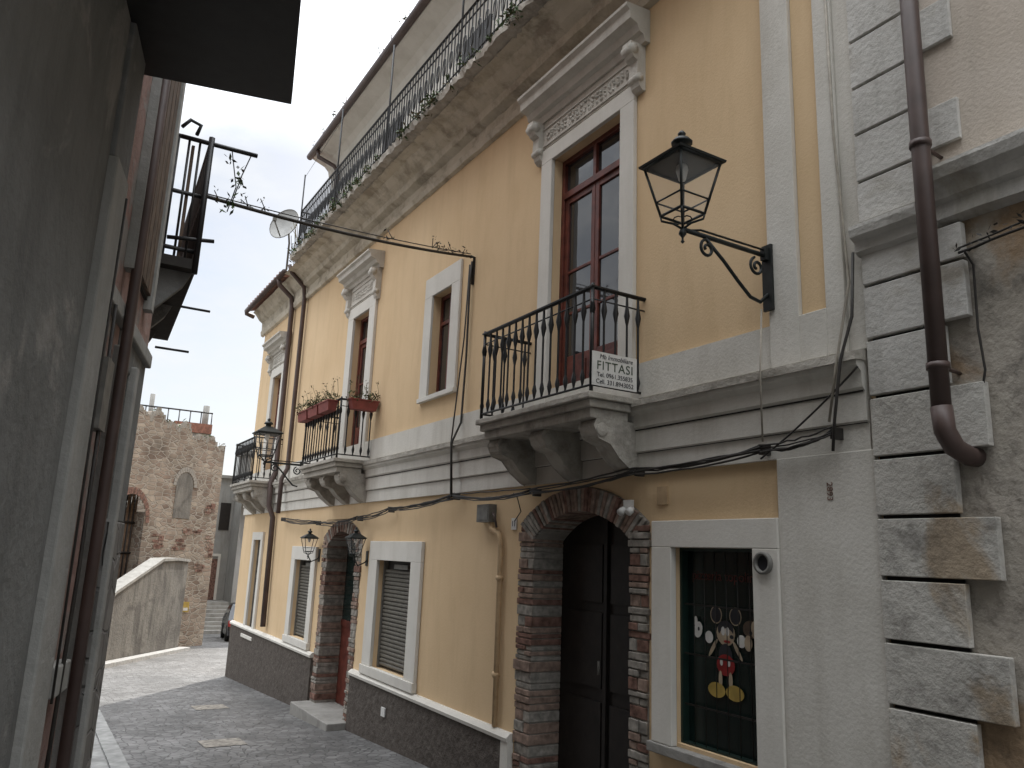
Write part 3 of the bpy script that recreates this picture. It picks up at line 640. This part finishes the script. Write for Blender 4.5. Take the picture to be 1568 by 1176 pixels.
# ---------------------------------------------------------------- right neighbour
N=empty('weathered_neighbour_house')
nb=B(); nb.mat('pinkup'); nb.wallx(FX+.0,-12,2.42,3.42,8.5); nb.mat('wet'); nb.wallx(FX,-12,2.42,-1,3.42); nb.mat('pinkup'); nb.box(4.05,10,-12,2.42,-1,8.5)
nb.quad((FX,2.42,6.3),(4.05,2.42,6.3),(4.05,2.42,8.5),(FX,2.42,8.5)); nb.obj('walls',N)
q=B()
zs=[.40,.70,.99,1.28,1.57,1.86,2.15,2.46,2.76,3.05,3.24]
q.mat('gap'); q.box(FX-.012,FX-.001,2.04,2.42,-.6,6.5)
for i in range(len(zs)-1):
    q.mat('rustlow' if i<7 else 'rust'); ye=1.86 if i%2==0 and i<8 else 2.02
    if i>7: ye=1.9
    q.box(FX-.055,FX-.013,ye,2.425,zs[i]+.010,zs[i+1]-.010)
    q.mat('mortar'); q.box(FX-.0128,FX-.001,ye+.012,2.04,zs[i]+.02,zs[i+1]-.02)
q.mat('rustlow'); q.box(FX-.055,FX-.013,2.0,2.425,-.6,.39)
zz=[3.40,3.64,3.92,4.20,4.49,4.78,5.07,5.36,5.65]
for i in range(len(zz)-1):
    q.mat('rust'); q.box(FX-.055,FX-.013,2.07,2.425,zz[i]+.009,zz[i+1]-.009)
    if i%2==1: q.box(FX-.025,FX-.001,1.88,2.039,zz[i]+.03,zz[i+1]-.03)
q.obj('rusticated_quoins',N,bevel=.008)
q=B(); q.mat('rust')
q.prof([(FX-.06,3.22),(FX-.08,3.24),(FX-.085,3.29),(FX-.12,3.31),(FX-.13,3.35),(FX-.13,3.37),(FX-.05,3.385),(FX-.001,3.385),(FX-.001,3.22)],2.07,2.44,4,.002)
q.prof([(FX-.001,3.25),(FX-.06,3.27),(FX-.06,3.34),(FX-.09,3.36),(FX-.10,3.41),(FX-.14,3.44),(FX-.155,3.49),(FX-.155,3.51),(FX-.05,3.54),(FX-.001,3.54)],-12,2.03,60,.003)
q.obj('moulded_cornice',N)
q=B(); q.mat('pipe'); PXX=FX-.2
q.tube([(PXX,1.975,7),(PXX,1.975,3.5),(PXX,1.975,2.3)],.042,12)
q.tube([(PXX,1.975,2.33),(PXX+.005,1.97,2.22),(PXX+.05,1.96,2.15),(FX-.06,1.95,2.12),(FX+.02,1.95,2.12)],.046,12)
for z in (5.0,3.6,2.5): q.tube([(PXX,1.975,z),(PXX,1.975,z+.03)],.05,12); q.tube([(PXX,1.975,z+.015),(FX,1.99,z+.015)],.01,5)
q.obj('rain_downpipe',N)
q=B(); q.mat('cable')
q.tube(sag((FX-.09,1.0,3.2),(FX-.09,1.9,3.06),.02,12,.006),.007,5); q.tube(sag((FX-.09,.8,3.3),(FX-.09,1.9,3.08),.03,14,.006),.005,5)
q.tube([(FX-.08,1.88,3.07),(FX-.05,1.86,3.0),(FX-.04,1.87,2.7),(FX-.05,1.85,2.5),(FX-.04,1.9,2.3)],.006,5)
for k in range(10): q.leaves((FX-.1,1.88-k*.05,3.08+k*.01),.03,4,.02,('cable',))
q.obj('old_wiring',N)
# ---------------------------------------------------------------- left building
def FL(o,y,z): return (-.71+.231*y+o*.974, y-o*.225, z)
Lh=empty('left_old_house')
l=B()
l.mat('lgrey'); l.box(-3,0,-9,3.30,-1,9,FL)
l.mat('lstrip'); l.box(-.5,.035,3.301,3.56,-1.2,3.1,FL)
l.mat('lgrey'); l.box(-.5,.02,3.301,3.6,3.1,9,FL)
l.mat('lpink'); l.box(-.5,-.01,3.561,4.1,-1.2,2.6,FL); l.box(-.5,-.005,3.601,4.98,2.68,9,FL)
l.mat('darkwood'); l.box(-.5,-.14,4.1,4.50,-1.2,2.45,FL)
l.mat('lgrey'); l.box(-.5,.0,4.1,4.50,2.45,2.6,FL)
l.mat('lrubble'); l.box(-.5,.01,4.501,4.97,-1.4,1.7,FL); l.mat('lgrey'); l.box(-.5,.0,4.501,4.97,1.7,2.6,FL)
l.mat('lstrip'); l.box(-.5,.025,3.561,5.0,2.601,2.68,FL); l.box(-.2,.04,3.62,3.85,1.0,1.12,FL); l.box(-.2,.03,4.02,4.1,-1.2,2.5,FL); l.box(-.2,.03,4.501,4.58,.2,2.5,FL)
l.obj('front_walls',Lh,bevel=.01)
l=B(); l.mat('lpink'); l.add([(.39,4.97,-2),(.54,8.6,-2),(-3,8.9,-2),(-3,4.8,-2),(.39,4.97,9),(.54,8.6,9),(-3,8.9,9),(-3,4.8,9)],[(0,1,5,4),(1,2,6,5),(2,3,7,6),(4,5,6,7)]); l.obj('rear_walls',Lh)
l=B(); l.mat('gap'); l.box(-.004,.012,4.0,4.6,2.9,4.3,FL); l.mat('oldwood')
for k in range(5): l.box(.012,.03,4.02+k*.115,4.12+k*.115,2.92,4.28,FL)
l.mat('lstrip'); l.box(-.004,.04,3.92,4.0,2.85,4.35,FL); l.box(-.004,.04,4.6,4.68,2.85,4.35,FL); l.box(-.004,.05,3.9,4.7,4.351,4.45,FL)
l.mat('pipe'); l.tube([FL(.05,3.95,-.5),FL(.05,3.95,2.2),FL(.05,3.95,8)],.025,8)
l.mat('cable'); l.tube([FL(.03,3.7,0),FL(.04,3.72,1.5),FL(.03,3.7,2.6)],.008); l.tube([FL(.05,3.54,1.0),FL(.05,3.5,2.0),FL(.05,3.48,3)],.005)
l.mat('metalbox'); l.box(0,.05,3.62,3.76,2.05,2.35,FL)
l.obj('shutters_and_pipes',Lh)
lb=empty('dark_balcony')
l=B(); l.mat('iron'); l.box(.0,.66,1.2,3.68,3.70,3.77,FL)
for y in (1.6,2.4): l.box(0,.5,y,y+.06,3.62,3.70,FL)
l.obj('slab',lb)
l=B(); l.mat('iron')
for k in range(22): p=FL(.63,1.2+k*.116,3.77); l.tube([p,(p[0],p[1],4.6)],.008,5)
for k in range(6): p=FL(.03+k*.12,3.65,3.77); l.tube([p,(p[0],p[1],4.6)],.008,5)
l.tube([FL(.63,1.2,4.6),FL(.63,3.65,4.6),FL(0,3.65,4.6)],.014,6); l.obj('railing',lb)
lb=empty('old_iron_balcony')
l=B(); l.mat('gap'); l.add([(.38,5.5,3.43),(.71,5.5,3.43),(.83,7.7,3.43),(.46,7.7,3.43),(.38,5.5,3.5),(.71,5.5,3.5),(.83,7.7,3.5),(.46,7.7,3.5)],[(3,2,1,0),(4,5,6,7),(0,1,5,4),(1,2,6,5),(2,3,7,6)])
l.mat('lgrey')
for y in (5.6,6.5,7.4): l.prof([(.42,3.43),(.7,3.43),(.66,3.34),(.5,3.15),(.42,3.1)],y,y+.1)
l.obj('slab',lb)
l=B(); l.mat('iron')
def PB(t): return (.70+.12*t,5.52+2.15*t)
for k in range(24):
    x,y=PB(k/23); l.tube([(x,y,3.5),(x,y,4.38)],.011,5)
for k in range(5): l.tube([(.42+k*.07,5.52,3.5),(.42+k*.07,5.52,4.38)],.009,5)
for z in (4.38,3.56,3.97): l.tube([(.38,5.52,z),(.70,5.52,z),(.82,7.67,z)],.016,6)
l.tube([(.5,5.5,4.37),(1.02,5.5,4.38)],.016,6); l.tube([(.5,5.5,3.62),(.80,5.5,3.66)],.014,6)
l.tube([(.7,5.5,3.4),(.7,5.5,4.42)],.022,6); l.tube([(.5,5.52,4.45),(.55,5.52,4.52),(.62,5.52,4.5),(.6,5.52,4.42)],.014,5)
l.mat('oldwood'); l.box(.40,.46,5.55,6.0,3.5,4.3); l.box(.58,.60,5.53,5.56,3.5,4.34)
l.mat('iron'); 
l.tube([(.98,5.5,4.38),(.93,5.5,4.2),(.88,5.5,3.95)],.004,4); l.tube([(.84,5.5,4.38),(.9,5.5,4.1),(.86,5.5,3.9)],.004,4)
for (x,z) in ((.93,4.24),(.90,4.16),(.92,4.12),(.87,4.0),(.86,3.93),(.83,4.3)): l.leaves((x,5.5,z),.04,6,.035,('iron','leaf'))
l.mat('iron'); l.tube([(.82,7.6,3.75),(1.15,7.6,3.75)],.012); l.tube([(.75,7.9,3.4),(1.05,7.9,3.4)],.012)
l.obj('railing_and_rods',lb)
# ---------------------------------------------------------------- far end
Rn=empty('ruined_stone_house')
ru=B(); ru.mat('ruin')
A=Vector((.9,22.33)); C2=Vector((4.75,25.2)); 
def RP(t,o=0):
    d=(C2-A).normalized(); n_=Vector((d.y,-d.x)); p=A.lerp(C2,t)+n_*o; return p
def ruinz(t):
    return 5.15-.62*max(0,(t-.3)/.7)+ (.0 if t<.35 else .10*math.sin(t*31)+.09*math.sin(t*57+1))
n=60; DA,DB=.22,.44; DC=(DA+DB)/2
for i in range(n):
    t0,t1=i/n,(i+1)/n; tm=(t0+t1)/2; a=RP(t0);b2=RP(t1); z0=-2.2
    if DA<tm<DB: 
        u=(tm-DC)/((DB-DA)/2); z0=2.1+.75*math.sqrt(max(0,1-u*u)); 
        c=RP(t0,-.4); e=RP(t1,-.4); ru.quad((a.x,a.y,z0),(b2.x,b2.y,z0),(e.x,e.y,z0),(c.x,c.y,z0))
    ru.quad((a.x,a.y,z0),(b2.x,b2.y,z0),(b2.x,b2.y,ruinz(t1)),(a.x,a.y,ruinz(t0)))
    c=RP(t0,-.5); e=RP(t1,-.5); ru.quad((a.x,a.y,ruinz(t0)),(b2.x,b2.y,ruinz(t1)),(e.x,e.y,ruinz(t1)),(c.x,c.y,ruinz(t0)))
for t in (DA,DB):
    a=RP(t);c=RP(t,-.45); ru.quad((a.x,a.y,-2),(c.x,c.y,-2),(c.x,c.y,2.4),(a.x,a.y,2.4))
a=RP(1);c=RP(1,-6); ru.quad((a.x,a.y,-2.2),(c.x,c.y,-2.2),(c.x,c.y,ruinz(1)),(a.x,a.y,ruinz(1)))
for (t,z,wd,hh) in ((.96,1.5,.2,.5),(.7,1.55,.4,.25),(.9,.9,.25,.2),(.55,1.6,.22,.3),(.93,2.6,.2,.25),(.8,1.9,.5,.12)):
    for k in range(16):
        a=RP(t+U(-.5,.5)*wd*.25,.02); ru.mat(random.choice(('brickr','brickp'))); zz_=z+U(-hh,hh)*.6; d=(C2-A).normalized()*.09
        ru.add([(a.x-d.x,a.y-d.y,zz_),(a.x+d.x,a.y+d.y,zz_),(a.x+d.x,a.y+d.y,zz_+.06),(a.x-d.x,a.y-d.y,zz_+.06)],[(0,1,2,3)])
def RA(tc,zc,rt,rz,mat,o,wd=.12,sol=False):
    ru.mat(mat)
    N_=14
    if sol:
        vs=[]
        for k in range(N_+1):
            u=math.pi*k/N_; p=RP(tc+rt*math.cos(u),o); vs.append((p.x,p.y,zc+rz*math.sin(u)))
        p=RP(tc-rt,o); q_=RP(tc+rt,o); vs+=[(p.x,p.y,zc-.9),(q_.x,q_.y,zc-.9)]
        ru.add(vs,[tuple(range(len(vs)))]); return
    for k in range(N_):
        u0=math.pi*(k+.06)/N_; u1=math.pi*(k+.94)/N_; vs=[]
        for (u,s_) in ((u0,1),(u1,1),(u1,1+wd/rz),(u0,1+wd/rz)):
            p=RP(tc+rt*s_*math.cos(u),o); vs.append((p.x,p.y,zc+rz*s_*math.sin(u)))
        ru.add(vs,[(0,1,2,3)])
RA(DC,2.1,.11,.75,'brickr',.03,.18)
RA(.70,3.2,.07,.42,'mortar',.03,.14); RA(.70,3.2,.066,.40,'ramp',.015,sol=True)
ru.mat('oldwood'); a=RP(DA-.01,-.4);b2=RP(DB+.01,-.4); ru.quad((a.x,a.y,-2),(b2.x,b2.y,-2),(b2.x,b2.y,3.1),(a.x,a.y,3.1))
ru.mat('darkwood')
for k in range(8): a=RP(DA+.01+k*.028,-.38); ru.tube([(a.x,a.y,-1),(a.x,a.y,2.9)],.02,4)
a=RP(DA,-.37);b2=RP(DB,-.37)
for z in (1.3,2.1): ru.tube([(a.x,a.y,z),(b2.x,b2.y,z)],.03,4)
ru.obj('masonry',Rn)
tp=B(); tp.mat('mortar'); 
for k in range(60):
    t=k/60; a=RP(t,-.1); tp.box(a.x-.05,a.x+U(.03,.1),a.y-.1,a.y+.2,ruinz(t)-.1,ruinz(t)+U(.0,.09))
tp.mat('leaf')
for k in range(14): t=R(); a=RP(t,-.1); tp.leaves((a.x,a.y,ruinz(t)+.05),.1,14,.05,('leaf','dryleaf'))
tp.obj('broken_top',Rn)
rw=B(); 
def LP(y,o=0): return (1.75+.527*(y-19.5)-o*.88, y+o*.47)
ysr=[17.5,18.5,19.5,21.7,22.6,23.4]; zr=[-.55,-.05,.48,1.15,1.16,1.12]
for i in range(5):
    p,q_=LP(ysr[i]),LP(ysr[i+1]); p2,q2=LP(ysr[i],.3),LP(ysr[i+1],.3)
    rw.mat('ramp'); rw.quad((*p,-2),(*q_,-2),(*q_,zr[i+1]),(*p,zr[i]))
    rw.mat('concrete')
    p,q_=LP(ysr[i],-.05),LP(ysr[i+1],-.05)
    rw.add([(*p,zr[i]),(*q_,zr[i+1]),(*q2,zr[i+1]),(*p2,zr[i]),(*p,zr[i]+.07),(*q_,zr[i+1]+.07),(*q2,zr[i+1]+.07),(*p2,zr[i]+.07)],[(0,1,5,4),(4,5,6,7),(0,3,2,1)])
p=LP(23.4);q_=LP(23.4,1.2); rw.mat('ramp'); rw.quad((*p,-2),(*q_,-2),(*q_,1.12),(*p,1.12))
rw.obj('ramp_wall')
kb=B(); kb.mat('kerb')
for i in range(14):
    y=17.6+i*.42; p=LP(y,-.02);q_=LP(y+.41,-.02);p2=LP(y,-.3);q2=LP(y+.41,-.3); z=zg(y)
    kb.add([(*p2,z-.05),(*q2,z-.07),(*q_,z-.07),(*p,z-.05),(*p2,z+.09),(*q2,z+.07),(*q_,z+.07),(*p,z+.09)],[(0,1,5,4),(4,5,6,7),(0,4,7,3),(1,2,6,5)])
kb.obj('kerb')
ysn=B(); ysn.mat('yel'); a=RP(.82,.03); ysn.box(a.x-.09,a.x+.09,a.y-.03,a.y-.02,-.30,-.02); ysn.mat('signw'); ysn.box(a.x-.06,a.x+.06,a.y-.034,a.y-.03,-.26,-.18); ysn.obj('yellow_sign')
K=empty('grey_plaster_house')
bk=B(); bk.mat('back'); bk.box(4.6,14,34,42,-2,4.3); bk.box(7.0,14,32.5,34,-2,5.2); bk.mat('concrete'); bk.box(4.5,14.1,33.85,42.1,4.3,4.42); bk.box(6.9,14.1,32.4,33.85,5.2,5.32)
bk.mat('brickr'); bk.box(6.22,6.62,33.97,34,-.55,1.05); bk.mat('frame'); 
for (a,c) in ((6.12,6.22),(6.62,6.72)): bk.box(a,c,33.95,34,-.55,1.15)
bk.box(6.12,6.72,33.95,34,1.15,1.25)
bk.mat('darkwood'); bk.box(5.2,5.7,33.97,34,1.9,3.0); bk.box(6.5,6.9,33.97,34,2.2,3.3); bk.box(7.3,7.7,32.47,32.5,1.9,3.2); bk.box(7.3,7.7,32.47,32.5,-1,.7)
bk.mat('terra'); bk.box(3.9,5.2,30.5,33,5.6,5.95); bk.mat('back'); bk.box(1,5.2,30.6,33.5,-2,5.6); bk.mat('concrete'); bk.box(6.6,7.6,31.7,32.5,3.3,3.42); bk.mat('redbox'); bk.box(6.7,7.4,31.6,31.72,3.45,3.65)
for k in range(12): bk.leaves((6.7+k*.06,31.65,3.75),.12,14,.06,('leaf','flower','leaf'))
bk.mat('iron'); bk.tube([(1,30.7,6.4),(5.2,30.7,6.4)],.03); 
for k in range(12): bk.tube([(1+k*.38,30.7,5.6),(1+k*.38,30.7,6.4)],.02,4)
bk.mat('concrete'); bk.tube([(3.1,31,5.6),(3.1,31,6.9)],.09,6); bk.tube([(5.0,31,5.6),(5.0,31,6.7)],.12,6)
for k in range(8): bk.box(5.2,7.0,30.6+k*.3,34,-1.52+k*.12,-1.52+(k+1)*.12)
bk.obj('house_body',K)
hs=B(); hs.mat('back'); hs.box(-14,-3,24,40,-2,6); hs.mat('terra'); hs.prof([(-14.3,6),(-8.5,8),(-2.7,6)],23.7,40.3); hs.obj('distant_house')
hs=B(); hs.mat('ochre'); hs.box(14,26,18,30,-2,3.2); hs.mat('terra'); hs.prof([(13.7,3.2),(20,4.6),(26.3,3.2)],17.7,30.3); hs.obj('distant_house')
Cc=empty('parked_car')
def carbox(b,F):
    prof=[(0,.18),(.02,.5),(.08,.62),(.35,.9),(.55,1.12),(.8,1.18),(1.6,1.16),(1.9,1.08),(2.35,.78),(3.0,.68),(3.15,.5),(3.17,.2),(2.9,.16),(.3,.16)]
    W=[.60,.64,.65,.60,.52,.50,.50,.51,.61,.62,.62,.62,.62,.62]
    N_=len(prof); vs=[F((sx*W[i],prof[i][0],prof[i][1])) for sx in (-1,1) for i in range(N_)]
    b.add(vs,[tuple(range(N_)),tuple(range(2*N_-1,N_-1,-1))]+[(i,N_+i,N_+(i+1)%N_,(i+1)%N_) for i in range(N_)])
ang=math.radians(-8); cx,cy=6.3,26.3
def CF(p): 
    x,y,z=p; return (cx+x*math.cos(ang)-y*math.sin(ang),cy+x*math.sin(ang)+y*math.cos(ang),z+zg(cy+y))
b=B(); b.mat('carp'); carbox(b,CF); b.obj('body',Cc,bevel=.04)
b=B(); b.mat('glass'); e=.012
b.add([CF(p) for p in ((-.50,.14-e,.69),(.50,.14-e,.69),(.44,.5-e,1.07),(-.44,.5-e,1.07))],[(0,1,2,3)])
for s_ in (-1,1): b.add([CF(p) for p in ((s_*.615,.5,.86),(s_*.625,2.15,.84),(s_*.53,1.75,1.08),(s_*.525,.72,1.1))],[(0,1,2,3)])
b.add([CF(p) for p in ((-.52,2.30,.83),(.52,2.30,.83),(.44,1.95,1.07),(-.44,1.95,1.07))],[(0,1,2,3)])
b.mat('red')
for s_ in (-1,1): b.box(s_*.5-.13,s_*.5+.13,-.03,.06,.46,.64,lambda x,y,z:CF((x,y,z)))
b.mat('signw'); b.box(-.2,.2,-.015,.02,.38,.47,lambda x,y,z:CF((x,y,z)))
b.mat('ink'); b.box(-.6,.6,-.03,.03,.2,.33,lambda x,y,z:CF((x,y,z)))
b.mat('tyre')
for yy in (.6,2.6):
    for s_ in (-1,1): b.tube([CF((s_*.5,yy,.24)),CF((s_*.64,yy,.24))],.25,16)
b.mat('metalbox')
for yy in (.6,2.6):
    for s_ in (-1,1): b.tube([CF((s_*.64,yy,.24)),CF((s_*.65,yy,.24))],.14,10)
b.obj('trim_and_wheels',Cc)
# ---------------------------------------------------------------- camera
f=1202.0
Zc=Vector((218,5463,-f)).normalized(); Yc=Vector((-738,-235,-f)).normalized(); Xc=Yc.cross(Zc).normalized(); Yc=Zc.cross(Xc).normalized()
cam=bpy.data.cameras.new('camera'); cam.sensor_width=36; cam.lens=f/1568*36; cam.clip_end=2000; cam.clip_start=.05
co_=bpy.data.objects.new('camera',cam); SC.collection.objects.link(co_)
mw=Matrix((Xc,Yc,Zc)).to_4x4(); mw.translation=Vector((0,0,1.6*S)); co_.matrix_world=mw; SC.camera=co_
# ---------------------------------------------------------------- light
el=math.radians(32); az=math.radians(36)
sd=Vector((math.sin(az)*math.cos(el),math.cos(az)*math.cos(el),math.sin(el)))
sl=bpy.data.lights.new('sun','SUN'); sl.energy=5; sl.angle=math.radians(1.0); sl.color=(1,.95,.87)
so=bpy.data.objects.new('sun',sl); SC.collection.objects.link(so); so.rotation_euler=sd.to_track_quat('Z','Y').to_euler(); so.location=(0,0,30)
W=bpy.data.worlds.new('World'); SC.world=W; W.use_nodes=True; nt=W.node_tree; L=nt.links.new
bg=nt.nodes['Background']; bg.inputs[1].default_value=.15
sk=nnode(nt,'ShaderNodeTexSky'); sk.sky_type='NISHITA'; sk.sun_disc=False; sk.sun_elevation=el; sk.sun_rotation=az; sk.air_density=1.0; sk.dust_density=1.0
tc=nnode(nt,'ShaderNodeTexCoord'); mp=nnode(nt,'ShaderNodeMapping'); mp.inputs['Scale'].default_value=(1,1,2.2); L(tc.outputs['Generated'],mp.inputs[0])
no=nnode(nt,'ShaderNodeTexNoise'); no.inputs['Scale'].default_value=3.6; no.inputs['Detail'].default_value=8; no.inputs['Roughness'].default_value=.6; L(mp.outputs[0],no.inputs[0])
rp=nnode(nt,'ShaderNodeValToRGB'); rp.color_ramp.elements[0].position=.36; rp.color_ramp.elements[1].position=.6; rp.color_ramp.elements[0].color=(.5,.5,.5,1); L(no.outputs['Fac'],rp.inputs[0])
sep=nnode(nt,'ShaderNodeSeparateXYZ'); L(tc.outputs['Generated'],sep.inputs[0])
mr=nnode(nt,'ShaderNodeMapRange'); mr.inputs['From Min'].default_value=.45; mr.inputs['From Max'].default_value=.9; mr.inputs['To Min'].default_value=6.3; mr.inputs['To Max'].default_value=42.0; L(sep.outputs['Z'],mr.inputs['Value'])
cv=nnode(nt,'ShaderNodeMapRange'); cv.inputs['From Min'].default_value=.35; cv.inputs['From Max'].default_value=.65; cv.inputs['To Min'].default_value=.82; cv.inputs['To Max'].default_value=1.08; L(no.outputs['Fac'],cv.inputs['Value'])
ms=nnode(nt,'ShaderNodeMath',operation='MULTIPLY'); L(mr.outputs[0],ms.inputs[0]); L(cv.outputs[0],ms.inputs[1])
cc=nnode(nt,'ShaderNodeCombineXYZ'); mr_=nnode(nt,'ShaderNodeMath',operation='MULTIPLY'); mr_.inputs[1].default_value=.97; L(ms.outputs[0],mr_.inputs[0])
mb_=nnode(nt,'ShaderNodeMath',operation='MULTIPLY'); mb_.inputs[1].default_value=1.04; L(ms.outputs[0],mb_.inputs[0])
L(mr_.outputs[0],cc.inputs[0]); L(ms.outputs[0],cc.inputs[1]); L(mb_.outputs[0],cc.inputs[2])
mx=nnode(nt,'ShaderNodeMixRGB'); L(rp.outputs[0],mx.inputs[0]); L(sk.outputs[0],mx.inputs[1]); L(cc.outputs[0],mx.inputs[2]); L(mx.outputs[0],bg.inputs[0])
SC.view_settings.view_transform='Standard'; SC.view_settings.look='None'; SC.view_settings.exposure=0
